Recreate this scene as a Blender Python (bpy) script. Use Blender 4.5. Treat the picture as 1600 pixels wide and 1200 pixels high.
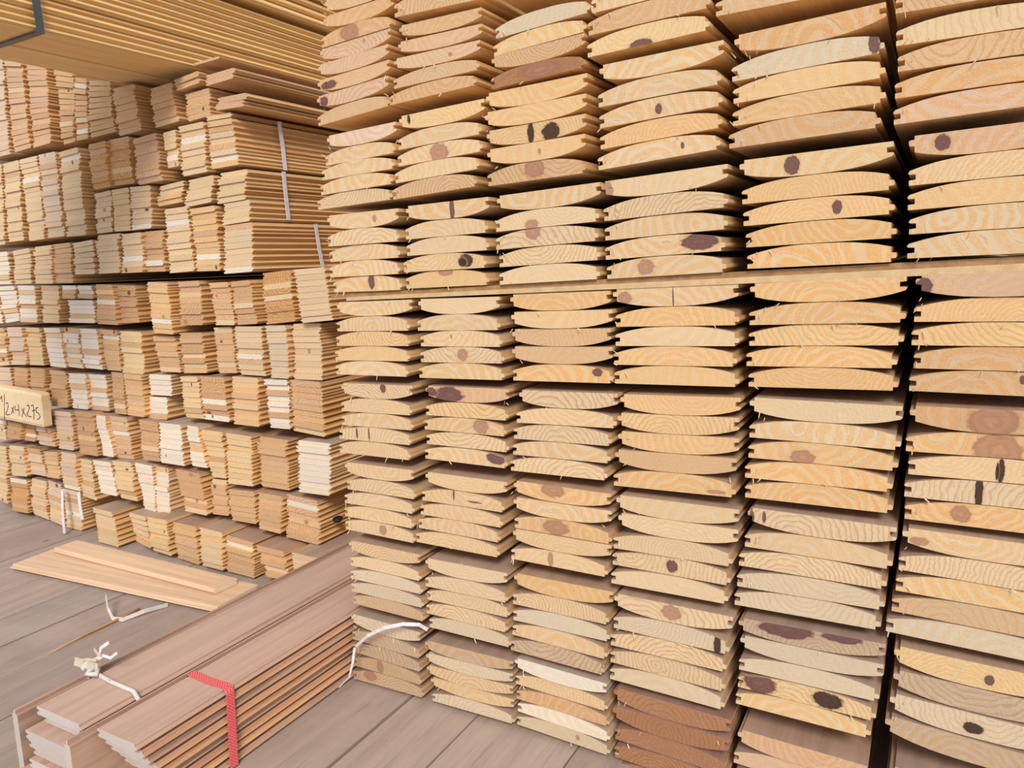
import bpy, math, random
from mathutils import Vector, Matrix
for o in list(bpy.data.objects): bpy.data.objects.remove(o)
SC = bpy.context.scene
COL = SC.collection

# ------------------------------------------------------------------ camera
F = 1205.0; CX, CY = 800.0, 600.0; H = 0.70
def _n(v): return v.normalized()
Yc = _n(Vector((1470-CX, 385-CY, F)))
_h = Vector((-1.0, 0.0301, 0.0))
Uc = Yc.cross(_h).normalized()
if Uc.y > 0: Uc = -Uc
Xc = Yc.cross(Uc).normalized()
if Xc.x < 0: Xc = -Xc
def ray(px, py):
    r = Vector((px-CX, py-CY, F)); return Vector((Xc.dot(r), Yc.dot(r), Uc.dot(r)))
def onY(px, py, d):
    r = ray(px, py); t = d/r.y; return Vector((r.x*t, d, r.z*t+H))
def onZ(px, py, z):
    r = ray(px, py); t = (z-H)/r.z; return Vector((r.x*t, r.y*t, z))
def onX(px, py, x):
    r = ray(px, py); t = x/r.x; return Vector((x, r.y*t, r.z*t+H))
cd = bpy.data.cameras.new('camera'); cam = bpy.data.objects.new('camera', cd); COL.objects.link(cam)
cd.sensor_width = 36.0; cd.lens = F/1600*36.0; cd.clip_start = 0.02
cr = Vector((Xc.x, Yc.x, Uc.x)); cdn = Vector((Xc.y, Yc.y, Uc.y)); cf = Vector((Xc.z, Yc.z, Uc.z))
M = Matrix(((cr.x, -cdn.x, -cf.x, 0), (cr.y, -cdn.y, -cf.y, 0), (cr.z, -cdn.z, -cf.z, H), (0, 0, 0, 1)))
cam.matrix_world = M
SC.camera = cam

# ------------------------------------------------------------------ light
w = bpy.data.worlds.new('world'); SC.world = w; w.use_nodes = True
bg = w.node_tree.nodes['Background']; bg.inputs[0].default_value = (0.84, 0.90, 1.0, 1); bg.inputs[1].default_value = 0.70
sd = bpy.data.lights.new('sun', 'SUN'); sd.energy = 2.45; sd.angle = math.radians(18); sd.color = (1.0, 0.93, 0.82)
sun = bpy.data.objects.new('sun', sd); COL.objects.link(sun)
AZ, EL = math.radians(30), math.radians(38)
sdir = Vector((-math.sin(AZ)*math.cos(EL), math.cos(AZ)*math.cos(EL), -math.sin(EL)))
sun.rotation_euler = sdir.to_track_quat('-Z', 'Y').to_euler(); sun.location = (1.5, -2, 2.2)
vs = SC.view_settings
vs.view_transform = 'Standard'; vs.look = 'None'; vs.gamma = 1.0; vs.use_curve_mapping = False; vs.exposure = 0.14

# ------------------------------------------------------------------ helpers
def lin(c):
    return tuple((v/255/12.92) if v/255 <= 0.04045 else ((v/255+0.055)/1.055)**2.4 for v in c)
def mat(name):
    m = bpy.data.materials.new(name); m.use_nodes = True
    nt = m.node_tree; return m, nt, nt.nodes['Principled BSDF']
class NT:
    def __init__(s, nt): s.nt = nt
    def node(s, t, **k):
        n = s.nt.nodes.new(t)
        for a, b in k.items(): setattr(n, a, b)
        return n
    def put(s, sock, v):
        if hasattr(v, 'is_linked'): s.nt.links.new(v, sock)
        elif isinstance(v, (tuple, list)) and len(v) == 3 and sock.type == 'RGBA': sock.default_value = (*v, 1)
        else: sock.default_value = v
    def math(s, op, a, b=0.0, clamp=False):
        n = s.node('ShaderNodeMath', operation=op, use_clamp=clamp); s.put(n.inputs[0], a); s.put(n.inputs[1], b); return n.outputs[0]
    def mix(s, f, a, b, mode='MIX'):
        n = s.node('ShaderNodeMix', data_type='RGBA', blend_type=mode)
        s.put(n.inputs[0], f); s.put(n.inputs[6], a); s.put(n.inputs[7], b); return n.outputs[2]
    def rng(s, v, a, b, c=0.0, d=1.0, smooth=True):
        n = s.node('ShaderNodeMapRange'); n.interpolation_type = 'SMOOTHSTEP' if smooth else 'LINEAR'
        s.put(n.inputs[0], v); n.inputs[1].default_value = a; n.inputs[2].default_value = b; n.inputs[3].default_value = c; n.inputs[4].default_value = d
        return n.outputs[0]
    def noise(s, vec, scale, detail=2.0, rough=0.5, out=0):
        n = s.node('ShaderNodeTexNoise'); s.put(n.inputs['Vector'], vec); n.inputs['Scale'].default_value = scale
        n.inputs['Detail'].default_value = detail; n.inputs['Roughness'].default_value = rough; return n.outputs[out]
    def vmath(s, op, a, b=(0, 0, 0)):
        n = s.node('ShaderNodeVectorMath', operation=op); s.put(n.inputs[0], a); s.put(n.inputs[1], b)
        return n.outputs['Value'] if op in ('LENGTH', 'DOT_PRODUCT') else n.outputs[0]
    def sep(s, v):
        n = s.node('ShaderNodeSeparateXYZ'); s.put(n.inputs[0], v); return n.outputs
    def comb(s, x, y, z):
        n = s.node('ShaderNodeCombineXYZ'); s.put(n.inputs[0], x); s.put(n.inputs[1], y); s.put(n.inputs[2], z); return n.outputs[0]
    def attr(s, name):
        n = s.node('ShaderNodeAttribute'); n.attribute_name = name; return n
    def bump(s, bsdf, h, strength=0.3, dist=0.001):
        n = s.node('ShaderNodeBump'); n.inputs['Strength'].default_value = strength; n.inputs['Distance'].default_value = dist
        s.put(n.inputs['Height'], h); s.nt.links.new(n.outputs[0], bsdf.inputs['Normal'])

# end grain: growth rings round a pith, saw fuzz, knots
def make_end():
    m, nt, b = mat('sawn_end_grain'); g = NT(nt)
    ring = g.attr('ring').outputs['Vector']; tone_n = g.attr('tone'); tone = tone_n.outputs['Color']; con0 = tone_n.outputs['Alpha']; con = g.math('ABSOLUTE', con0); neg = g.math('LESS_THAN', con0, 0.0)
    x, z, sd_ = g.sep(ring)
    p2 = g.comb(x, z, g.math('MULTIPLY', sd_, 7.3))
    wob = g.noise(p2, 0.28, 2.0)
    wob2 = g.noise(p2, 1.6, 2.0)
    q2 = g.vmath('SUBTRACT', g.noise(p2, 0.4, 2.0, 0.5, 1), (0.5, 0.5, 0.5))
    xz = g.vmath('ADD', g.comb(x, z, 0.0), g.vmath('MULTIPLY', q2, (1.3, 1.3, 0.0)))
    r = g.vmath('LENGTH', xz)
    r = g.math('ADD', r, g.math('ADD', g.math('MULTIPLY', wob, 1.9), g.math('MULTIPLY', wob2, 0.15)))
    s = g.math('SINE', g.math('MULTIPLY', r, 6.2832))
    band0 = g.math('ADD', s, g.math('MULTIPLY', g.math('SUBTRACT', g.noise(p2, 0.9, 2.0), 0.5), 1.6))
    band = g.rng(g.math('ADD', band0, g.math('MULTIPLY', g.math('SUBTRACT', g.noise(g.node('ShaderNodeTexCoord').outputs['Object'], 700.0, 2.0), 0.5), 1.2)), -0.75, 0.55)
    obj = g.node('ShaderNodeTexCoord').outputs['Object']
    uvp = g.vmath('ADD', obj, g.comb(g.math('MULTIPLY', sd_, 3.1), 0.0, sd_))
    fine = g.noise(uvp, 1500.0, 2.0, 0.7)
    mid = g.noise(uvp, 240.0, 2.0, 0.6)
    big = g.noise(uvp, 22.0, 2.0)
    light = g.mix(g.math('MULTIPLY', g.rng(big, 0.35, 0.65), 0.30), tone, g.mix(1.0, tone, (0.90, 0.93, 1.0), 'MULTIPLY'))
    dark = g.mix(1.0, tone, (1.0, 0.73, 0.42), 'MULTIPLY')
    f = g.math('MULTIPLY', g.math('MULTIPLY', band, g.math('MULTIPLY', con, g.math('SUBTRACT', 1.0, g.math('MULTIPLY', neg, 0.6)))), g.rng(g.math('ADD', fine, g.math('MULTIPLY', mid, 0.6)), 0.55, 1.0, 1.0, 0.35))
    c = g.mix(f, light, dark)
    # thin dark late-wood line at one side of a band
    s2 = g.math('SINE', g.math('ADD', g.math('MULTIPLY', r, 6.2832), 2.4))
    ln = g.math('MULTIPLY', g.rng(s2, 0.90, 1.0), g.math('MULTIPLY', g.math('MULTIPLY', con, 0.55), g.rng(g.noise(p2, 0.7, 2.0), 0.45, 0.62)))
    c = g.mix(ln, c, g.mix(1.0, tone, (0.66, 0.52, 0.44), 'MULTIPLY'))
    ln2 = g.math('MULTIPLY', g.rng(s, 0.35, 1.0), g.math('MULTIPLY', g.math('MULTIPLY', con, 0.55), neg))
    c = g.mix(ln2, c, g.mix(1.0, tone, (0.72, 0.50, 0.34), 'MULTIPLY'))
    c = g.mix(g.rng(fine, 0.52, 0.70, 0.0, 0.38), c, (0.95, 0.80, 0.56))
    c = g.mix(g.rng(fine, 0.48, 0.30, 0.0, 0.34), c, g.mix(1.0, tone, (0.72, 0.58, 0.44), 'MULTIPLY'))
    # vertical saw streaks
    st = g.noise(g.vmath('MULTIPLY', uvp, (1.0, 1.0, 0.06)), 900.0, 2.0)
    c = g.mix(g.rng(st, 0.55, 0.75, 0.0, 0.16), c, g.mix(1.0, tone, (0.78, 0.70, 0.62), 'MULTIPLY'))
    for nm in ('knota', 'knotb'):
        k = g.attr(nm).outputs['Vector']; kx, kz, kk = g.sep(k)
        d = g.math('ADD', g.vmath('LENGTH', g.comb(kx, kz, 0.0)), g.math('MULTIPLY', g.math('SUBTRACT', g.noise(g.comb(kx, kz, sd_), 2.2, 4.0, 0.65), 0.5), 0.75))
        msk = g.math('MULTIPLY', g.rng(d, 1.05, 0.85), g.math('GREATER_THAN', kk, 0.1))
        halo = g.math('MULTIPLY', g.rng(d, 1.6, 0.9, 0.0, 0.35), g.math('GREATER_THAN', kk, 0.1))
        ramp = g.node('ShaderNodeValToRGB'); ramp.color_ramp.interpolation = 'CONSTANT'
        e = ramp.color_ramp.elements; e[0].position = 0; e[0].color = (*lin((100, 68, 70)), 1)
        for pos, cc in ((0.3, (156, 112, 94)), (0.55, (62, 44, 38)), (0.8, (214, 205, 205))):
            q = e.new(pos); q.color = (*lin(cc), 1)
        e[len(e)-1].color = (*lin((214, 205, 205)), 1); 
        nt.links.new(g.math('MULTIPLY', kk, 0.2), ramp.inputs[0])
        kr = g.math('ADD', g.rng(g.math('SINE', g.math('MULTIPLY', d, 13.0)), -1, 1, 0.0, 0.55), g.rng(d, 0.7, 0.1, 0.0, 0.35), True)
        kc = g.mix(kr, ramp.outputs[0], g.mix(1.0, ramp.outputs[0], (1.5, 1.42, 1.34), 'MULTIPLY'))
        c = g.mix(halo, c, g.mix(1.0, tone, (0.86, 0.70, 0.60), 'MULTIPLY'))
        c = g.mix(g.math('MULTIPLY', msk, g.math('ADD', g.rng(kk, 1.4, 1.6, 0.92, 0.72), g.rng(kk, 2.4, 2.6, 0.0, 0.24))), c, kc)
    nt.links.new(c, b.inputs['Base Color']); b.inputs['Roughness'].default_value = 0.85; b.inputs['Specular IOR Level'].default_value = 0.2
    g.bump(b, g.math('ADD', fine, g.math('MULTIPLY', mid, 0.7)), 0.55, 0.0012)
    return m
def make_side(name, base, vary, rough=0.6, weather=0.0):
    m, nt, b = mat(name); g = NT(nt)
    tone_n = g.attr('tone'); sd_ = g.sep(g.attr('ring').outputs['Vector'])[2]
    geo = g.node('ShaderNodeTexCoord').outputs['Object']
    q = g.vmath('ADD', g.vmath('MULTIPLY', geo, (1.0, 0.035, 1.0)), g.comb(sd_, g.math('MULTIPLY', sd_, 1.7), sd_))
    n1 = g.noise(q, 60.0, 4.0, 0.6); n2 = g.noise(q, 420.0, 2.0, 0.6)
    n3 = g.noise(g.vmath('ADD', g.vmath('MULTIPLY', geo, (1, 0.3, 1)), g.comb(sd_, sd_, 0.0)), 9.0, 3.0)
    c = g.mix(g.rng(n1, 0.35, 0.68), base, vary)
    c = g.mix(g.rng(n2, 0.45, 0.75, 0.0, 0.35), c, tuple(v*0.72 for v in vary))
    c = g.mix(g.rng(n3, 0.52, 0.75, 0.0, 0.25+weather*0.35), c, tuple(v*0.8 for v in vary))
    c = g.mix(0.25, c, tone_n.outputs['Color'])
    nt.links.new(c, b.inputs['Base Color']); b.inputs['Roughness'].default_value = rough; b.inputs['Specular IOR Level'].default_value = 0.3
    g.bump(b, n2, 0.15, 0.0006)
    return m
END = make_end()
SIDE = make_side('planed_pine_side', lin((242, 202, 140)), lin((224, 172, 106)))
WEATHER = make_side('dusty_pine_top', lin((198, 156, 128)), lin((180, 138, 112)), 0.75, 1.0)
DUST_SHADE = make_side('dusty_shaded_board_top', lin((158, 130, 120)), lin((136, 110, 102)), 0.85, 1.0)  # dusty tops, darkened further to paint in the shade under upper bundles
SUNNY = make_side('sunlit_pine_side', lin((250, 216, 150)), lin((238, 192, 122)))  # lighter copy of the planed side, brightness painted in for the overhead bundles
AGED = make_side('aged_pine_side', lin((198, 152, 112)), lin((150, 104, 72)), .7, .8)
SIDE2 = make_side('orange_pine_side', lin((222, 168, 106)), lin((184, 124, 72)), .65, .5)
def simple(name, col, rough=0.6, bump=None):
    m, nt, b = mat(name); g = NT(nt)
    geo = g.node('ShaderNodeTexCoord').outputs['Object']
    n = g.noise(geo, bump or 80.0, 3.0)
    nt.links.new(g.mix(g.rng(n, 0.3, 0.7), lin(col), tuple(v*0.82 for v in lin(col))), b.inputs['Base Color'])
    b.inputs['Roughness'].default_value = rough
    g.bump(b, n, 0.2, 0.001)
    return m
WHITE_STRAP = simple('white_plastic_strap', (232, 228, 232), 0.35)
GREY_STRAP = simple('dark_grey_strap', (78, 84, 88), 0.4)
TWINE = simple('frayed_white_twine', (226, 220, 214), 0.8, 900)
BEIGE_TAPE = simple('beige_tape', (224, 204, 184), 0.7)
INK = simple('pencil_marks', (70, 62, 60), 0.9)
BLACK = simple('black_rubber', (24, 24, 26), 0.6)
SLATD = make_side('dark_spacer_pine', lin((176, 140, 98)), lin((140, 104, 68)))
SLATM = make_side('spacer_pine', lin((222, 190, 146)), lin((204, 168, 122)))

def setprops(o, label=None, cat=None, group=None, kind=None):
    if label: o['label'] = label
    if cat: o['category'] = cat
    if group: o['group'] = group
    if kind: o['kind'] = kind
    return o
def mesh_obj(name, verts, faces, mats, midx=None, attrs=None, parent=None, loc=None, smooth=False):
    me = bpy.data.meshes.new(name); me.from_pydata(verts, [], faces)
    for m in mats: me.materials.append(m)
    if midx: me.polygons.foreach_set('material_index', midx)
    if smooth: me.polygons.foreach_set('use_smooth', [True]*len(faces))
    if attrs:
        for an, vals in attrs.items():
            if an == 'tone':
                a = me.attributes.new('tone', 'FLOAT_COLOR', 'POINT'); a.data.foreach_set('color', [c for v in vals for c in v])
            else:
                a = me.attributes.new(an, 'FLOAT_VECTOR', 'POINT'); a.data.foreach_set('vector', [c for v in vals for c in v])
    me.update()
    o = bpy.data.objects.new(name, me); COL.objects.link(o)
    if parent is not None: o.parent = parent
    if loc is not None: o.location = loc
    return o

# ------------------------------------------------------------------ board profiles (x to the right, z up, centred in x, z from 0 to T)
def prof_log(w_, T, flip, rnd):
    h = w_/2; e = 0.60; tg = 0.035*w_
    pts = [(-h, 0), (h-tg, 0), (h-tg, .16*T), (h-.15*tg, .17*T), (h, .24*T), (h-.1*tg, .40*T), (h-tg, .42*T)]
    xr = h-tg; N = 12
    def crown(x): return T*(1-(1-e)*abs(x/h)**2.7)
    for i in range(N+1):
        x = xr+(-h*0.985-xr)*i/N
        pts.append((x, crown(x)+(rnd.uniform(-1, 1)*0.00008 if 0 < i < N else 0)))
    zl = crown(-h)
    pts += [(-h, zl*0.93), (-h-.004*w_, zl*0.83), (-h+.004*w_, .46*T), (-h+.040*w_, .45*T), (-h+.040*w_, .23*T), (-h, .21*T)]
    if flip: pts = [(-x, T-z) for x, z in pts]
    return pts
def prof_thin(w_, T, flip, rnd):
    h = w_/2; tg = 0.055*w_; c = 0.10*T
    pts = [(-h+c, 0), (h-tg-c, 0), (h-tg, c), (h-tg, .30*T), (h-.2*tg, .33*T), (h, .42*T), (h-.2*tg, .58*T), (h-tg, .62*T), (h-tg, T-c), (h-tg-c, T),
           (-h+c, T), (-h, T-c), (-h, .66*T), (-h+.05*w_, .62*T), (-h+.05*w_, .36*T), (-h, .33*T), (-h, c)]
    if flip: pts = [(-x, z) for x, z in pts][::-1]
    if not flip: return pts
    return pts
def prof_groove(w_, T, flip, rnd):
    pts = prof_thin(w_, T, False, rnd); i = next(i for i, p in enumerate(pts) if p[1] > T-1e-9 and p[0] > 0)
    return pts[:i+1]+[(.0012, T), (.0, T-.0016), (-.0012, T)]+pts[i+1:]
def area(pts):
    return sum(pts[i][0]*pts[(i+1) % len(pts)][1]-pts[(i+1) % len(pts)][0]*pts[i][1] for i in range(len(pts)))

def board_geo(pts, L, T, w_, rnd, tone, con, rw, knots=(), splinters=0, skew=0.0, pith=None):
    """returns verts, faces, midx, attrs; front end at y=0, back end at y=L"""
    if area(pts) < 0: pts = pts[::-1]
    n = len(pts); V = []; Fc = []; MI = []
    # pith below or above the board, sometimes inside it
    q = rnd.random()
    px = rnd.uniform(-0.35, 0.35)*w_
    pz = rnd.uniform(-1.6, 0.1)*T if q < 0.62 else rnd.uniform(0.9, 2.4)*T
    if q > 0.93: pz = rnd.uniform(.2, .8)*T
    seed = rnd.uniform(0, 60)
    if pith: px, pz = pith
    for y in (0.0, L):
        for i, (x, z) in enumerate(pts): V.append((x, y + skew*x*(1 if y == 0 else 0), z))
    Fc.append(list(range(n))); MI.append(0)
    Fc.append([n+i for i in reversed(range(n))]); MI.append(0)
    for i in range(n):
        j = (i+1) % n; Fc.append([j, i, n+i, n+j]); MI.append(1)
    nb = len(V)
    for _ in range(splinters):
        left = rnd.random() < 0.6
        if left: x, z = -w_/2+rnd.uniform(0, .12)*w_, rnd.choice([0.0, 0.3*T, 0.62*T])+rnd.uniform(-.03, .03)*T
        else: x = rnd.uniform(-.5, .5)*w_; z = 0.0 if rnd.random() < .5 else T*(1-.4*abs(2*x/w_)**2.3)
        ln = rnd.uniform(.003, .008); a = rnd.uniform(-2.4, -0.4) if rnd.random() < .6 else rnd.uniform(.6, 2.6); t = rnd.uniform(.0004, .0008)
        dx, dz = math.cos(a)*ln, math.sin(a)*ln; ox, oz = -math.sin(a)*t, math.cos(a)*t
        y0 = rnd.uniform(-.0012, .0002); b0 = len(V)
        V += [(x-ox, y0, z-oz), (x+ox, y0, z+oz), (x, y0-2*t, z), (x+dx*.7+ox, y0-.003, z+dz*.7+oz), (x+dx*.7-ox*.5, y0-.003, z+dz*.7-oz*.5), (x+dx*.7, y0-.0035-t, z+dz*.7), (x+dx, y0-.004, z+dz)]
        for f_ in ((0, 1, 3, 4), (1, 2, 5, 3), (2, 0, 4, 5), (3, 5, 6), (5, 4, 6), (4, 3, 6), (0, 2, 1)): Fc.append([b0+k for k in f_]); MI.append(0)
    ring = [((x-px)/rw, (z-pz)/rw, seed) for x, y, z in V]
    tn = [(*tone, con)]*nb + [(0.86, 0.70, 0.44, 0.0)]*(len(V)-nb)
    A = {'ring': ring, 'tone': tn}
    for nm, k in zip(('knota', 'knotb'), list(knots)+[None]*2):
        if k is None: A[nm] = [(9, 9, 0)]*len(V)
        else:
            kx, kz, rx, rz, kd = k; kx = (kx-.5)*w_; kz *= T; rx *= w_; rz *= T
            A[nm] = [((x-kx)/rx, (z-kz)/rz, kd) for x, y, z in V]
    return V, Fc, MI, A
def dust_shade(V, Fc, MI, s=2):
    # faces that look up take the dusty slot with gap shade painted in
    for i, f_ in enumerate(Fc):
        if MI[i] == 1:
            a, b_, c_ = (Vector(V[f_[k]]) for k in (0, 1, 2))
            nr = (b_-a).cross(c_-b_).normalized()
            if nr.z > .55: MI[i] = s
def rotY(V, ang):
    c, s = math.cos(ang), math.sin(ang); return [(x*c - z*s, y, x*s + z*c) for x, y, z in V]

TONES = {
 'C': (229, 203, 166), 'Y': (231, 203, 158), 'O': (231, 196, 148), 'W': (240, 230, 214), 'P': (226, 202, 180), 'R': (172, 124, 92), 'Q': (214, 168, 120),
 'B': (212, 174, 136), 'G': (218, 200, 172), 'N': (219, 183, 142), 'D': (202, 178, 150), 'K': (220, 185, 154), 'V': (208, 200, 198)}
TWORD = {'C': 'cream', 'Y': 'yellow', 'O': 'orange', 'W': 'whitish', 'P': 'pinkish', 'R': 'reddish brown', 'Q': 'ring-patterned tan', 'B': 'brownish', 'G': 'greyish', 'N': 'tan', 'D': 'dull brown', 'K': 'pink-tan', 'V': 'weathered'}
def tone_of(k, rnd, v=0.05):
    c = lin(TONES[k]); f = 1+rnd.uniform(-v, v); g = rnd.uniform(-v, v)*.5
    return (min(.93, c[0]*f), min(.9, c[1]*f*(1-g*.6)), min(.85, c[2]*f*(1-g*2)))

# ------------------------------------------------------------------ setting: deck, added unseen back wall
def box(V, Fc, x0, x1, y0, y1, z0, z1):
    b = len(V)
    V += [(x, y, z) for z in (z0, z1) for y in (y0, y1) for x in (x0, x1)]
    for f_ in ((0, 2, 3, 1), (4, 5, 7, 6), (0, 1, 5, 4), (2, 6, 7, 3), (0, 4, 6, 2), (1, 3, 7, 5)): Fc.append([b+k for k in f_])
def make_deck():
    m, nt, b = mat('weathered_deck_planks'); g = NT(nt)
    tone_n = g.attr('tone'); geo = g.node('ShaderNodeNewGeometry').outputs['Position']
    sd_ = g.sep(g.attr('ring').outputs['Vector'])[2]
    q = g.vmath('ADD', g.vmath('MULTIPLY', geo, (1, .05, 1)), g.comb(sd_, sd_, 0.0))
    n1 = g.noise(q, 34, 5, .65); n2 = g.noise(geo, 5.5, 4, .6); n3 = g.noise(q, 260, 3, .6); n4 = g.noise(geo, 420, 2, .6)
    c = g.mix(g.rng(n1, .3, .7), g.mix(1.0, tone_n.outputs['Color'], (.84, .82, .82), 'MULTIPLY'), tone_n.outputs['Color'])
    c = g.mix(g.rng(n2, .42, .72, 0, .5), c, lin((188, 170, 158)))
    c = g.mix(g.rng(n3, .55, .75, 0, .4), c, lin((112, 98, 90)))
    vo = g.node('ShaderNodeTexVoronoi'); nt.links.new(g.vmath('MULTIPLY', geo, (1, .55, 1)), vo.inputs['Vector']); vo.inputs['Scale'].default_value = 9.0
    c = g.mix(g.rng(vo.outputs['Distance'], .075, .03, 0, .55), c, lin((96, 80, 74)))
    c = g.mix(g.rng(n4, .66, .74, 0, .45), c, lin((214, 196, 170)))
    nt.links.new(c, b.inputs['Base Color']); b.inputs['Roughness'].default_value = .8; b.inputs['Specular IOR Level'].default_value = .25
    g.bump(b, n3, .3, .001); return m
DECK = make_deck()
rn = random.Random(4)
V = []; Fc = []; tn = []; rg = []
seams = [-11.0+.28*i for i in range(25)]+[-4.0, -3.4, -2.9, -2.40, -2.225, -2.0, -1.80, -1.66, -1.535, -1.275, -.99, -.722, -.596, -.424, -.24, -.05, .12, .3, .5, .75, 1.0, 1.3, 1.7, 2.2]
for a, b_ in zip(seams, seams[1:]):
    n0 = len(V); gp = .0045 if abs(a+1.535) < .01 or abs(a+.722) < .01 else .0016
    box(V, Fc, a+gp, b_-.0016, -.9, 4.29, -.03, rn.uniform(-.0015, 0))
    c = lin(rn.choice([(176, 158, 148), (168, 150, 140), (180, 162, 150), (166, 152, 144)])); sdv = rn.uniform(0, 50)
    tn += [(*c, 1)]*(len(V)-n0); rg += [(0, 0, sdv)]*(len(V)-n0)
o = mesh_obj('floor', V, Fc, [DECK], attrs={'tone': tn, 'ring': rg}); setprops(o, kind='structure')
m_, nt, b = mat('dark_ground'); b.inputs['Base Color'].default_value = (.05, .04, .035, 1); b.inputs['Roughness'].default_value = .95
V = []; Fc = []; box(V, Fc, -11.0, 2.4, -.95, 4.7, -.16, -.0305); o = mesh_obj('trim_1', V, Fc, [m_]); setprops(o, kind='structure')
m_, nt, b = mat('backdrop_wall_boards'); g = NT(nt); geo = g.node('ShaderNodeNewGeometry').outputs['Position']
nt.links.new(g.mix(g.noise(g.vmath('MULTIPLY', geo, (1, 1, .05)), 30, 3), lin((120, 92, 66)), lin((92, 70, 50))), b.inputs['Base Color'])
V = []; Fc = []; box(V, Fc, -11, 2.4, 4.3, 4.4, 0, 3.6); o = mesh_obj('wall_backdrop', V, Fc, [m_]); setprops(o, kind='structure')  # unseen wall, added to block bright sky behind the gaps in the stacks

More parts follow.
